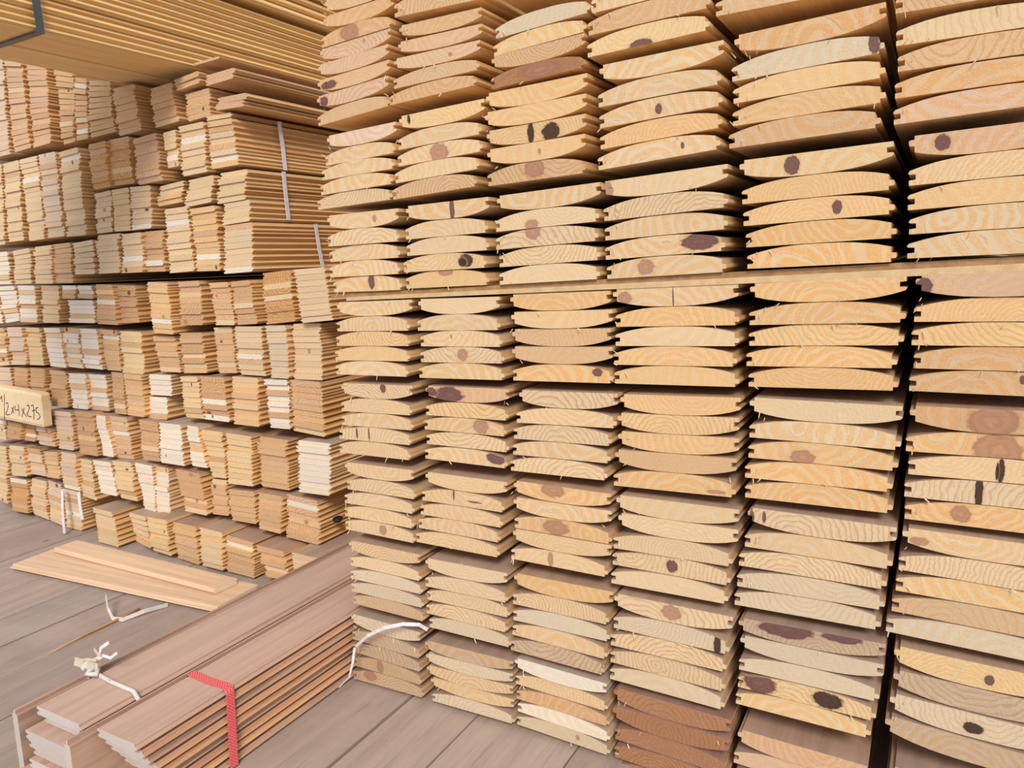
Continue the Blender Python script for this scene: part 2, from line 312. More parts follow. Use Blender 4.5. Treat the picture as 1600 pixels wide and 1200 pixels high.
# ------------------------------------------------------------------ right pile: crowned siding boards, seen end-on
# id: TL, TR, BL, BR in pixels of the plane of the ends, orientation from the top (U crown up, D crown down), tones
RP = 0.93
BUN = [
 ('1a', 512, -28, 620, -62, 495, 197, 608, 165, 'DDDUDDDDU', 'NNNNKKNKN'),
 ('1b', 518, 211, 625, 188, 497, 328, 614, 311, 'DUUUU', 'PCCCC'),
 ('1c', 509, 337, 621, 325, 520, 457, 629, 453, 'DUUUU', 'CCCCC'),
 ('1d', 529, 472, 645, 467, 525, 585, 640, 589, 'DUUUU', 'CCOOC'),
 ('1e', 536, 598, 647, 602, 531, 707, 645, 719, 'DUUUU', 'CCCCC'),
 ('1f', 539, 722, 648, 734, 541, 827, 651, 849, 'DUUUU', 'CCCCC'),
 ('1g', 545, 842, 656, 866, 551, 943, 665, 971, 'DUUUU', 'CCCCC'),
 ('1h', 548, 957, 657, 987, 553, 1060, 661, 1092, 'DUUUU', 'GDDDD'),
 ('2a', 616, -38, 757, -70, 616, 27, 757, -3, 'UU', 'NN'),
 ('2b', 630, 36, 758, 10, 610, 164, 748, 132, 'DDDUU', 'NKKNN'),
 ('2c', 626, 181, 759, 153, 617, 312, 748, 290, 'DUUUU', 'YCCCN'),
 ('2d', 634, 322, 765, 307, 634, 451, 762, 445, 'DUUUU', 'CCCCO'),
 ('2e', 651, 467, 778, 463, 657, 590, 790, 594, 'DUUUU', 'CCCCC'),
 ('2f', 665, 602, 794, 607, 664, 716, 793, 732, 'DUUUU', 'KOCCC'),
 ('2g', 666, 737, 794, 753, 653, 846, 783, 872, 'DUUUU', 'CCCCC'),
 ('2h', 666, 871, 793, 896, 668, 980, 798, 1012, 'DUUUU', 'CCCCC'),
 ('2i', 661, 997, 800, 1033, 674, 1095, 804, 1132, 'DDDDU', 'DGCCG'),
 ('3z', 778, -72, 925, -116, 770, -6, 920, -50, 'UU', 'NN'),
 ('3a', 775, 35, 921, -10, 769, 139, 916, 105, 'UUDU', 'GYNR'),
 ('3b', 761, 146, 922, 112, 760, 291, 914, 270, 'DDDDU', 'OOOON'),
 ('3c', 775, 306, 939, 283, 779, 445, 937, 436, 'DUUUU', 'CCCCC'),
 ('3d', 797, 460, 954, 453, 801, 594, 958, 599, 'DDDDU', 'OONNO'),
 ('3e', 811, 609, 968, 614, 800, 735, 951, 752, 'DUUUU', 'CCCCC'),
 ('3f', 804, 751, 958, 771, 800, 872, 951, 903, 'DDUDU', 'OCOCC'),
 ('3g', 804, 894, 958, 925, 798, 1015, 947, 1055, 'DUUUU', 'OCCCC'),
 ('3h', 804, 1026, 950, 1067, 808, 1133, 954, 1182, 'DUUUU', 'WCNWG'),
 ('4a', 925, -14, 1113, -59, 918, 91, 1110, 46, 'UUU', 'CNY'),
 ('4b', 939, 100, 1134, 61, 936, 266, 1128, 232, 'DUUUU', 'CCCOC'),
 ('4c', 939, 284, 1139, 254, 947, 436, 1134, 425, 'DUUUU', 'CCCCC'),
 ('4d', 958, 451, 1154, 442, 960, 599, 1155, 605, 'DUUUU', 'COCOO'),
 ('4e', 970, 615, 1158, 621, 960, 759, 1152, 778, 'DDDDU', 'OOONO'),
 ('4f', 967, 772, 1160, 797, 956, 910, 1140, 945, 'DDUUU', 'CCCCC'),
 ('4g', 963, 926, 1149, 963, 952, 1060, 1132, 1110, 'DUUUU', 'CGCCY'),
 ('4h', 958, 1073, 1143, 1125, 958, 1208, 1135, 1270, 'DDUUU', 'RRRRR'),
 ('5z', 1117, -52, 1390, -104, 1117, 26, 1388, -28, 'UU', 'NN'),
 ('5a', 1148, 56, 1385, 0, 1141, 232, 1382, 198, 'DUUUU', 'NGOON'),
 ('5b', 1155, 251, 1401, 218, 1168, 420, 1400, 409, 'DUUUU', 'YOOOO'),
 ('5c', 1175, 442, 1424, 430, 1166, 604, 1402, 611, 'DUUUU', 'OOOOO'),
 ('5d', 1172, 620, 1414, 635, 1162, 776, 1393, 803, 'DUUUU', 'CCOOO'),
 ('5e', 1168, 791, 1404, 823, 1147, 945, 1378, 986, 'DUUUU', 'CCCCC'),
 ('5f', 1154, 963, 1387, 1006, 1150, 1099, 1363, 1155, 'DDUUU', 'CGCYY'),
 ('5g', 1150, 1136, 1352, 1196, 1144, 1275, 1345, 1345, 'DUUUU', 'KKKKK'),
 ('6z', 1398, -60, 1690, -108, 1396, 22, 1688, -26, 'UU', 'NN'),
 ('6a', 1399, 30, 1690, -14, 1399, 195, 1692, 153, 'UUUU', 'YNNK'),
 ('6b', 1418, 213, 1706, 175, 1416, 404, 1716, 390, 'DUUUU', 'KCOCC'),
 ('6c', 1432, 429, 1725, 418, 1422, 611, 1716, 625, 'DUUUU', 'KOONN'),
 ('6d', 1425, 633, 1716, 646, 1408, 810, 1700, 846, 'DUUUU', 'NOCCO'),
 ('6e', 1417, 824, 1705, 863, 1383, 986, 1680, 1048, 'DUUUU', 'CCYNG'),
 ('6f', 1398, 1008, 1680, 1063, 1379, 1150, 1672, 1238, 'DDDD', 'YYGY'),
 ('6g', 1385, 1192, 1672, 1266, 1382, 1300, 1668, 1376, 'DUU', 'GGG'),
]
# knots: (fx, fz, rx, rz, kind) 1 purple 2 brown 3 black 4 resin white
KN = {
 ('5b', 0): [(.36, .5, .055, .46, 1)], ('4c', 3): [(.80, .55, .155, .42, 1)], ('4c', 4): [(.34, .5, .075, .42, 2)], ('4b', 2): [(.5, .42, .03, .28, 1)],
 ('4a', 2): [(.45, .02, .10, .32, 1)], ('3c', 1): [(.36, .2, .07, .3, 2)], ('3c', 2): [(.38, .85, .08, .5, 2)], ('2d', 0): [(.57, .5, .03, .7, 1)],
 ('2d', 3): [(.76, .5, .09, .42, 3), (.72, .4, .05, .28, 4)], ('2d', 4): [(.5, .9, .09, .25, 2)], ('1c', 4): [(.57, .6, .05, .5, 1)], ('2c', 2): [(.5, .4, .11, .6, 2)],
 ('1a', 3): [(.42, .5, .14, .6, 2)], ('3b', 2): [(.46, .5, .035, .6, 3), (.66, .4, .09, .5, 3)], ('3b', 4): [(.5, .6, .11, .5, 2)], ('2e', 3): [(.52, .5, .065, .42, 2)],
 ('6b', 0): [(.20, .6, .05, .35, 1)], ('6d', 0): [(.47, .5, .15, .7, 2)], ('6d', 1): [(.52, .3, .15, .7, 2)], ('6d', 2): [(.52, .5, .022, .55, 3), (.50, .45, .010, .4, 4)],
 ('6d', 3): [(.42, .5, .024, .8, 3)], ('6d', 4): [(.32, .5, .06, .4, 2)], ('5d', 2): [(.38, .25, .09, .38, 2)], ('2f', 0): [(.28, .45, .2, .55, 1), (.07, .6, .07, .3, 1)],
 ('2f', 2): [(.7, .5, .095, .5, 2)], ('2f', 4): [(.87, .6, .12, .42, 1)], ('3f', 0): [(.42, .7, .13, .42, 2)], ('3f', 2): [(.44, .45, .14, .5, 2)], ('1f', 4): [(.55, .5, .055, .38, 2)],
 ('3f', 4): [(.42, .45, .03, .5, 2)], ('4f', 3): [(.52, .5, .05, .35, 1)], ('4g', 0): [(.5, .55, .09, .42, 2)], ('4g', 1): [(.9, .4, .03, .6, 3)],
 ('5f', 0): [(.34, .8, .2, .5, 1), (.72, .9, .14, .3, 1)], ('5f', 3): [(.16, .5, .14, .55, 1), (.66, .5, .12, .46, 3)], ('6f', 2): [(.48, .4, .06, .25, 3)],
 ('1h', 3): [(.4, .5, .05, .5, 2)], ('1h', 4): [(.25, .6, .1, .4, 2)], ('5a', 1): [(.94, .5, .04, .5, 1)], ('5b', 2): [(.64, .5, .035, .33, 1)], ('4d', 0): [(.10, .5, .06, .35, 2), (.5, .4, .006, .6, 1)],
 ('1e', 0): [(.6, .75, .04, .35, 1)], ('2c', 0): [(.12, .7, .02, .3, 3)], ('3d', 4): [(.85, .6, .05, .25, 1)], ('4e', 4): [(.85, .2, .08, .1, 2)], ('5e', 0): [(.03, .5, .02, .4, 1), (.12, .6, .015, .3, 1)],
 ('1a', 6): [(.16, .5, .12, .3, 1)], ('1a', 7): [(.1, .5, .06, .4, 1)], ('4c', 0): [(.05, .5, .05, .5, 2)], ('3a', 3): [(.55, .5, .22, .5, 2)], ('6e', 0): [(.10, .45, .06, .2, 2)],
 ('2g', 1): [(.4, .8, .012, .5, 1), (.65, .4, .09, .06, 1)], ('1e', 3): [(.25, .5, .015, .4, 1), (.42, .5, .012, .5, 1)], ('6c', 0): [(.05, .5, .05, .4, 1)],
}
COLW = {'1': 'leftmost column', '2': 'second column from left', '3': 'third column from left', '4': 'fourth column from left', '5': 'fifth column from left', '6': 'rightmost column'}
ORD = ['top', 'second', 'third', 'fourth', 'fifth', 'sixth', 'seventh', 'eighth', 'ninth', 'tenth', 'eleventh', 'twelfth', 'thirteenth', 'fourteenth', 'fifteenth', 'sixteenth', 'seventeenth', 'eighteenth']
colcount = {}
for bi, (bid, *q8, ori, tones) in enumerate(BUN):
    col = bid[0]; bidx = colcount.get(col, 0); colcount[col] = bidx+1
    rnd = random.Random(bid)
    below = q8[1] > 560
    d = RP - (0.0 if not below else min(.006, .0016*max(0, (q8[1]-560)/100)))
    TL, TR, BL, BR = [onY(q8[2*i], q8[2*i+1], d) for i in range(4)]
    n = len(ori)
    if col == '1' and bid in ('1g', '1h'):
        TL.x = max(TL.x, -.842); BL.x = max(BL.x, -.842)
    bname = ORD[bidx]+' bundle down' if bidx else 'topmost bundle'
    for k in range(n):
        f = (k+1)/n
        L_ = TL.lerp(BL, f); R_ = TR.lerp(BR, f)
        hgt = ((TL-BL).length+(TR-BR).length)/2/n
        ang = math.atan2(R_.z-L_.z, R_.x-L_.x)
        step = ((BL-TL)+(BR-TR))/2/n; hgt = abs(-math.sin(ang)*step.x+math.cos(ang)*step.z)
        dtilt = abs(math.atan2(TR.z-TL.z, TR.x-TL.x)-math.atan2(BR.z-BL.z, BR.x-BL.x))/n
        T = hgt*0.984-dtilt*.085; wd = (R_-L_).length*1.0
        wd *= rnd.uniform(.985, 1.0)
        c = (L_+R_)/2; jx = rnd.uniform(-.0022, .0022) if n > 1 else 0
        if col == '1' and bid in ('1g', '1h'): jx = abs(jx)*.3
        flip = ori[k] == 'D'
        tk = tones[k]
        if q8[1] > 780 and tk in 'CY' and rnd.random() < .35: tk = rnd.choice('DG')
        kn = KN.get((bid, k), [])
        if not kn and rnd.random() < .07: kn = [(rnd.uniform(.2, .8), rnd.uniform(.3, .7), rnd.uniform(.012, .03), rnd.uniform(.12, .25), rnd.choice([1, 2, 2]))]
        con = rnd.uniform(.7, 1.1) if tk not in 'WG' else rnd.uniform(.35, .6)
        if rnd.random() < .2: con *= .45
        if rnd.random() < (.55 if q8[1] > 780 else .15) and tk != 'W': con = -con*1.1
        rw = rnd.uniform(.008, .016) if con > 0 else rnd.uniform(.0045, .008)
        if rnd.random() < .2: rw = rnd.uniform(.004, .006)
        pts = prof_log(wd, T, flip, rnd)
        spl = rnd.choice([0, 0, 1, 2, 3, 4])
        V, Fc, MI, A = board_geo(pts, 2.4, T, wd, rnd, tone_of(tk, rnd), con, rw, kn, spl, rnd.uniform(-.02, .02))
        V = rotY(V, ang)
        if c.z < H+.1: dust_shade(V, Fc, MI)
        o = mesh_obj('siding_board', V, Fc, [END, SIDE, DUST_SHADE], MI, A, loc=(c.x+jx, d+rnd.uniform(-.0014, .0014), c.z+jx*math.tan(ang)))
        kw = TWORD[tk]
        big = [q for q in KN.get((bid, k), []) if q[2] > .045]
        if big: kw += {1: ' purple-knotted', 2: ' brown-knotted', 3: ' dark-knotted', 4: ' knotted'}[big[0][4]]
        pos = ORD[k] if k else 'top'
        if k == n-1 and n > 1: pos = 'bottom'
        setprops(o, '%s board, %s in %s, %s of right pile' % (kw, pos, bname, COLW[col]), 'board', 'crowned siding boards in the tall right pile')

# long spacer slats under the middle bundles
for i, (y0a, y1a, y0b, y1b, d_, lab) in enumerate([(460, 400, 465.5, 411.5, .935, 'upper of two thin brownish slats across the middle of the right pile'), (465.5, 411.5, 471, 424, .929, 'lower paler slat of the pair across the middle of the right pile')]):
    x0, x1 = (517, 1725) if i == 0 else (541, 1725)
    def yy(a, b_, x): return a+(b_-a)*(x-520)/(1600-520)
    P = [onY(x0, yy(y0a, y1a, x0), d_), onY(x1, yy(y0a, y1a, x1), d_), onY(x1, yy(y0b, y1b, x1), d_), onY(x0, yy(y0b, y1b, x0), d_)]
    V = [tuple(p) for p in P]+[(p.x, p.y+.06, p.z) for p in P]
    ks = [(0, 1, 2, 3), (7, 6, 5, 4), (0, 4, 5, 1), (3, 2, 6, 7), (0, 3, 7, 4), (1, 5, 6, 2)]
    cc = sum(P, Vector())/4
    V = [tuple(Vector(v)-cc) for v in V]
    rr = random.Random(i)
    A = {'ring': [(0, 0, 3.0+i)]*8, 'tone': [(*lin((206, 178, 138) if i else (176, 140, 98)), .5)]*8}
    m_ = SLATM if i else SLATD
    o = mesh_obj('spacer_slat', V, [list(k)[::-1] for k in ks], [m_], attrs=A, loc=cc)
    setprops(o, lab, 'slat', 'spacer slats in the right pile')

# ------------------------------------------------------------------ left pile: thin tongue-and-groove boards
ST = '''
t1 -30 84 4 84 -22 250 17 240 P
t1 6 86 34 88 22 238 49 230 K
t1 38 90 72 92 52 231 80 223 K
t1 83 98 116 104 98 226 117 221 N
t1 114 118 136 122 119 220 138 216 N
t1 137 124 172 126 139 216 181 205 N
t1 176 138 211 130 183 213 220 203 N
t1 233 138 268 128 241 200 280 188 N
t1 273 125 314 108 274 142 313 128 N
t1 288 147 329 136 293 191 331 180 N
t1 323 118 372 104 323 135 368 122 K
t1 305 88 343 76 303 103 345 91 K
t1 345 152 394 141 336 173 382 166 K
t1 319 182 365 174 322 189 363 182 C
t2 -30 262 4 255 -28 388 9 381 C
t2 5 256 31 249 12 378 37 375 C
t2 31 250 60 243 46 377 71 373 C
t2 60 242 88 236 73 372 101 369 P
t2 92 238 124 229 105 370 137 367 C
t2 138 226 166 220 144 296 171 291 Q
t2 169 219 202 212 174 291 211 286 Q
t2 208 218 246 207 214 289 254 281 K
t2 255 208 276 202 263 263 281 259 C
t2 279 198 321 189 284 276 324 268 C
t2 325 190 365 184 328 265 374 257 C
t3 148 303 175 296 151 365 177 362 C
t3 176 297 204 292 178 362 205 360 Y
t3 205 292 239 289 206 360 239 356 C
t3 251 291 290 281 244 323 285 315 C
t3 297 281 338 272 289 324 333 315 C
t3 344 270 388 263 338 319 385 311 C
t4 -25 397 15 392 -25 445 19 444 W
t4 21 392 49 386 22 444 50 443 C
t4 52 386 80 382 54 443 83 443 C
t4 83 382 112 378 85 442 115 442 N
t4 114 380 147 373 117 429 150 428 C
t4 150 368 187 364 153 428 189 426 C
t4 190 366 222 362 190 427 225 425 C
t4 223 362 255 359 226 425 259 424 B
t4 256 327 294 322 264 427 305 423 C
t4 296 327 338 320 307 424 346 423 O
t4 351 318 393 311 349 352 394 345 C
t4 349 353 397 346 350 428 397 424 C
t5 -30 450 -8 447 -26 505 6 505 W
t5 -6 447 24 446 8 505 31 501 W
t5 28 446 56 446 32 503 61 504 W
t5 63 446 93 446 67 504 94 505 C
t5 96 446 120 446 98 466 119 467 N
t5 105 469 147 469 108 504 151 505 W
t5 121 446 144 446 122 466 147 467 W
t5 148 444 176 445 153 506 186 508 B
t5 180 445 212 446 187 505 218 504 B
t5 229 440 263 442 238 520 271 523 O
t5 278 440 314 438 282 508 319 508 B
t5 327 442 359 440 337 508 368 508 N
t5 360 440 391 437 369 508 402 506 B
t5 408 427 455 421 415 507 463 502 Q
t5 457 421 508 417 470 505 522 500 C
t6 -20 512 8 512 -8 572 15 570 N
t6 11 511 36 511 18 570 42 570 P
t6 39 511 64 512 45 570 70 571 Y
t6 67 512 94 512 78 572 104 575 W
t6 95 512 123 513 105 573 130 576 W
t6 124 513 152 514 131 575 160 578 W
t6 155 514 184 516 168 578 192 580 N
t6 186 517 222 519 193 582 228 585 Y
t6 239 525 276 525 250 580 284 582 N
t6 280 520 317 520 286 583 325 583 B
t6 332 512 362 511 341 583 371 583 N
t6 364 510 410 510 373 585 415 588 C
t6 415 509 450 508 424 590 453 592 G
t6 455 506 502 505 459 592 506 594 C
t7 -15 573 18 574 -10 620 22 622 P
t7 22 574 44 575 24 622 47 625 B
t7 45 575 69 576 48 625 72 628 B
t7 76 578 103 580 81 634 108 637 N
t7 105 583 135 584 115 637 141 640 W
t7 136 584 165 586 142 640 172 643 W
t7 172 581 191 583 180 645 199 648 B
t7 192 583 222 586 200 648 228 652 N
t7 233 584 270 586 233 617 269 619 W
t7 224 619 262 621 232 653 265 656 W
t7 282 588 310 588 288 652 318 655 Y
t7 311 588 351 590 319 655 360 660 B
t7 361 588 405 591 366 662 408 667 O
t7 412 592 452 593 422 668 455 671 W
t7 453 593 504 597 457 673 510 684 N
t8 -10 655 9 658 -8 686 10 687 C
t8 10 658 33 662 12 684 34 687 B
t8 34 662 56 665 35 687 58 690 B
t8 57 666 80 669 60 694 86 698 P
t8 80 641 112 644 93 700 118 704 P
t8 117 642 146 645 124 708 154 713 B
t8 149 648 164 650 160 712 178 715 W
t8 165 648 200 653 179 715 209 718 K
t8 216 655 248 660 222 718 250 722 B
t8 249 660 285 664 251 722 290 728 W
t8 291 664 309 667 298 728 323 732 W
t8 310 670 349 675 330 745 354 748 Y
t8 352 675 394 682 356 755 397 760 Y
t8 402 681 450 688 406 760 452 767 N
t8 463 687 518 693 468 768 520 775 W
t9 -20 694 12 697 -15 775 13 788 C
t9 14 695 38 698 18 742 43 745 C
t9 40 698 64 702 45 740 72 745 P
t9 68 705 91 706 74 745 95 748 O
t9 16 746 44 750 20 797 46 802 Q
t9 47 747 72 752 51 803 76 813 C
t9 73 750 94 757 79 812 101 822 P
t9 94 706 118 710 98 762 124 768 P
t9 97 762 123 768 103 823 130 832 P
t9 122 716 142 719 128 775 151 783 C
t9 144 718 174 722 156 770 184 776 W
t9 175 719 207 722 186 778 214 784 Y
t9 209 722 239 728 225 797 243 801 W
t9 240 728 262 732 244 801 268 807 W
t9 272 732 313 740 290 798 327 806 B
t9 330 748 354 751 333 803 359 806 N
t9 357 764 400 768 361 813 402 820 N
t9 402 769 443 776 405 826 441 835 N
t9 448 772 498 784 448 838 503 852 N
s 145 792 177 800 153 846 187 856 C
s 200 800 228 806 212 845 236 858 C
s 229 807 262 812 237 860 268 870 Y
s 269 815 308 823 276 872 312 884 N
s 310 824 348 833 315 884 350 893 C
s 351 835 396 848 353 892 398 904 N
s 399 850 447 862 414 900 450 908 N
s 453 862 503 874 460 895 505 905 C
'''
stacks = []
DT = {'s': 1.15, 't9': 1.195, 't8': 1.20}
for ln in ST.strip().splitlines():
    t = ln.split(); stacks.append((t[0], [float(v) for v in t[1:9]], t[9]))
tiers = {}
items = []
for si, (tier, q, tk) in enumerate(stacks):
    tiers[tier] = tiers.get(tier, 0)+1
    rnd = random.Random('s%d' % si)
    d = DT.get(tier, 1.21)+rnd.uniform(-.006, .012)
    TL, TR, BL, BR = [onY(q[2*i], q[2*i+1], d) for i in range(4)]
    if -1.80 < TL.x < -1.40:
        TL.z = min(TL.z, 1.126); TR.z = min(TR.z, 1.126)
    for p in (BL, BR): p.z = max(p.z, 0.001)
    hh = ((TL.z-BL.z)+(TR.z-BR.z))/2
    n = max(1, round(hh/.0127))
    area_ = (q[2]-q[0]+q[6]-q[4])/2*((q[5]-q[1]+q[7]-q[3])/2)/n
    if q[0] < -1: area_ *= .3
    items.append(dict(tier=tier, no=tiers[tier], n=n, P=(TL, TR, BL, BR), d=d, tk=tk, a=area_, seed=si))
# the 300 boards that show largest become things of their own
order = sorted(range(len(items)), key=lambda i: -items[i]['a'])
FRONT = 52   # thin boards elsewhere (floor bundles, loose planks, overhead bundle)
left = 300-FRONT; own = set()
for i in order:
    if items[i]['n'] <= left: own.add(i); left -= items[i]['n']
TIERW = {'t1': 'top tier', 't2': 'second tier', 't3': 'third tier', 't4': 'fourth tier', 't5': 'fifth tier', 't6': 'sixth tier', 't7': 'seventh tier', 't8': 'eighth tier', 't9': 'ninth tier', 's': 'low front row'}
SO = ['', 'first', 'second', 'third', 'fourth', 'fifth', 'sixth', 'seventh', 'eighth', 'ninth', 'tenth', 'eleventh', 'twelfth', 'thirteenth', 'fourteenth', 'fifteenth', 'sixteenth', 'seventeenth', 'eighteenth', 'nineteenth']
BV, BF, BM, BA = [], [], [], {'ring': [], 'tone': [], 'knota': [], 'knotb': []}
for i, it in enumerate(items):
    TL, TR, BL, BR = it['P']; n = it['n']; rnd = random.Random('b%d' % it['seed']); srw = rnd.uniform(.004, .0075); sp = (rnd.uniform(-.03, .03), rnd.uniform(0, .1))
    for k in range(n):
        f = (k+1)/n
        L_ = TL.lerp(BL, f); R_ = TR.lerp(BR, f)
        wd = (R_-L_).length*rnd.uniform(.962, .985)
        ang = math.atan2(R_.z-L_.z, R_.x-L_.x)
        step = ((BL-TL)+(BR-TR))/2/n; T = abs(-math.sin(ang)*step.x+math.cos(ang)*step.z)
        T = T*.98-abs(math.atan2(TR.z-TL.z, TR.x-TL.x)-math.atan2(BR.z-BL.z, BR.x-BL.x))/n*.05; c = (L_+R_)/2; jx = rnd.uniform(-.0012, .0012)
        tk = it['tk']
        if rnd.random() < .18: tk = rnd.choice('CCWWNKBYO')
        kn = []
        if rnd.random() < .045: kn = [(rnd.uniform(.15, .85), rnd.uniform(.3, .7), rnd.uniform(.03, .11), rnd.uniform(.25, .5), rnd.choice([1, 1, 2]))]
        con = {'Q': 1.5, 'B': 1.3, 'N': 1.0, 'K': .9, 'O': .8}.get(tk, .55)*rnd.uniform(.7, 1.15); con = -con
        pts = prof_thin(wd, T, rnd.random() < .3, rnd)
        V, Fc, MI, A = board_geo(pts, 2.6, T, wd, rnd, tone_of(tk, rnd, .06), con, srw*rnd.uniform(.85, 1.15), kn, 0, 0.0, (sp[0]+rnd.uniform(-.1, .1)*wd, sp[1]-(n-1-k)*T+rnd.uniform(-.3, .3)*T) if rnd.random() < .55 else None)
        V = rotY(V, ang)
        loc = Vector((c.x+jx, it['d']+rnd.uniform(-.003, .003), c.z+jx*math.tan(ang)))
        if i in own:
            if k == 0: dust_shade(V, Fc, MI)
            o = mesh_obj('thin_board', V, Fc, [END, SIDE, DUST_SHADE], MI, A, loc=loc)
            pos = ORD[k] if k else 'top'
            if k == n-1 and n > 1: pos = 'bottom'
            lab = '%s board, %s in stack %s from left, %s of far left pile' % (TWORD[tk], pos, SO[it['no']] if it['no'] < 20 else 'last', TIERW[it['tier']])
            setprops(o, lab, 'board', 'thin boards in the far left pile')
        else:
            if k == 0: dust_shade(V, Fc, MI)
            b0 = len(BV); BV += [tuple(Vector(v)+loc) for v in V]; BF += [[b0+j for j in f_] for f_ in Fc]; BM += MI
            for nm in BA: BA[nm] += A[nm]
o = mesh_obj('thin_boards', BV, BF, [END, SIDE, DUST_SHADE], BM, BA)
setprops(o, 'far left pile of many thin tongue-and-groove boards stacked on the deck', 'boards', kind='stuff')

# ------------------------------------------------------------------ overhead bundles sticking out above the left pile
def single(name, x0, x1, z0, T, y0, L, tk, rnd, label, cat, group, prof=prof_thin, mats=None, con=.5, knots=(), flip=False, ang=0.0, parent=None):
    wd = x1-x0
    V, Fc, MI, A = board_geo(prof(wd, T, flip, rnd), L, T, wd, rnd, tone_of(tk, rnd), con, rnd.uniform(.004, .007), knots, 0)
    o = mesh_obj(name, V, Fc, mats or [END, SUNNY], MI, A, loc=((x0+x1)/2, y0, z0))
    if ang: o.rotation_euler[1] = ang
    if label: setprops(o, label, cat, group)
    return o
rnd = random.Random(77)
XO = onY(300, 108, 1.22).x; 
z = 1.132
for k in range(13):
    j = rnd.uniform(-.003, .003)
    single('thin_board', -1.571, XO+j, z, .0118, .30, 2.75, rnd.choice('YYON'), rnd, '%s long board, %s from the underside of the bundle overhead' % (rnd.choice(['yellow', 'honey yellow']), ('bottom' if k == 0 else SO[k+1])), 'board', 'boards of the overhanging bundle')
    z += .0127
single('thin_board', -1.695, -1.5745, 1.132, .0118, .30, 2.75, 'Y', rnd, 'smooth tan board on the left half of the underside of the overhead bundle', 'board', 'boards of the overhanging bundle')
z0b = z+.012
for k in range(8):
    j = rnd.uniform(-.008, .006)
    single('siding_board', XO-.15+j, XO+.012+j, z0b, .021, .34, 2.6, rnd.choice('OYN'), rnd, 'shadowed yellow board, %s up in the upper overhead bundle' % ('bottom' if k == 0 else SO[k+1]), 'board', 'thick boards of the highest bundle', prof=prof_log)
    z0b += .0222
# two battens between the two overhead bundles
for i_, yb in enumerate((.7, 2.6)):
    V = []; Fc = []; box(V, Fc, XO-.24, XO-.01, -.02, .02, 0, z-z+.0115)
    A = {'ring': [(0, 0, 9.0)]*8, 'tone': [(*lin(TONES['N']), .5)]*8}
    o = mesh_obj('batten', V, Fc, [SLATM], attrs=A, loc=(0, yb, z))
    setprops(o, ['near', 'far'][i_]+' thin batten between the two overhead bundles', 'batten')

# straps: ribbon following a polyline with given width direction
def ribbon(name, pts, wdir, wd, th, m, label=None, cat=None, group=None, parent=None, ndir=None):
    V = []; Fc = []
    P = [Vector(p) for p in pts]; n = len(P)
    for i, p in enumerate(P):
        t = (P[min(i+1, n-1)]-P[max(i-1, 0)]).normalized()
        wv = Vector(wdir[i] if isinstance(wdir, list) else wdir); wv = (wv-t*wv.dot(t)).normalized(); nv = t.cross(wv).normalized()
        for a, b_ in ((-1, -1), (1, -1), (1, 1), (-1, 1)): V.append(tuple(p+wv*(a*wd/2)+nv*(b_*th/2)-P[0]))
        if i:
            b0 = 4*(i-1)
            for j in range(4): Fc.append([b0+j, b0+(j+1) % 4, b0+4+(j+1) % 4, b0+4+j])
    Fc.append([3, 2, 1, 0]); Fc.append([4*n-4, 4*n-3, 4*n-2, 4*n-1])
    o = mesh_obj(name, V, Fc, [m], loc=P[0], parent=parent)
    if label: setprops(o, label, cat, group)
    return o
# dark strap round the overhead bundle
ys = onX(56, 40, XO).y
p_a = onZ(0, 77, 1.130)
ribbon('dark_strap', [(XO+.006, ys-.006, 1.31), (XO+.007, ys, 1.22), (XO+.006, ys+.004, 1.128), (XO-.02, ys+.005, 1.1285), (-1.571, ys+.01, 1.1285), (-1.70, ys+.013, 1.1285), (-1.703, ys+.013, 1.15)], (0, 1, 0), .014, .0016, GREY_STRAP, 'dark grey strap round the bundle overhead at the top left', 'strap')
# white straps down the side of the left pile
xs = onY(370, 220, 1.215).x+.006
ribbon('white_strap', [tuple(onX(436, 190, xs)), tuple(onX(442, 230, xs)), tuple(onX(446, 266, xs+.004))], (0, 1, 0), .011, .0014, WHITE_STRAP, 'white strap down the side of the top strapped bundle in the left pile', 'strap')
xs2 = onY(388, 300, 1.215).x+.008
ribbon('white_strap', [tuple(onX(443, 268, xs2)), tuple(onX(446, 300, xs2)), tuple(onX(451, 344, xs2))], (0, 1, 0), .011, .0014, WHITE_STRAP, 'white strap directly below the top strap on the left pile side', 'strap')
xs3 = onY(398, 390, 1.215).x+.008
ribbon('white_strap', [tuple(onX(493, 350, xs3)), tuple(onX(499, 390, xs3)), tuple(onX(506, 424, xs3))], (0, 1, 0), .011, .0014, WHITE_STRAP, 'white strap on the left pile side nearest to the right pile', 'strap')
for (xa, ya, xb, yb, lab) in ((97, 764, 101, 835, 'left one of two white straps hanging at the foot of the left pile'), (123, 769, 129, 812, 'right one of two white straps hanging at the foot of the left pile')):
    A_ = onY(xa, ya, 1.175); B_ = onY(xb, yb, 1.16)
    B_.z = max(B_.z, .003)
    ribbon('white_strap', [tuple(A_), tuple(A_.lerp(B_, .5)+Vector((0, -.002, 0))), tuple(B_)], (1, 0, 0), .011, .0014, WHITE_STRAP, lab, 'strap')

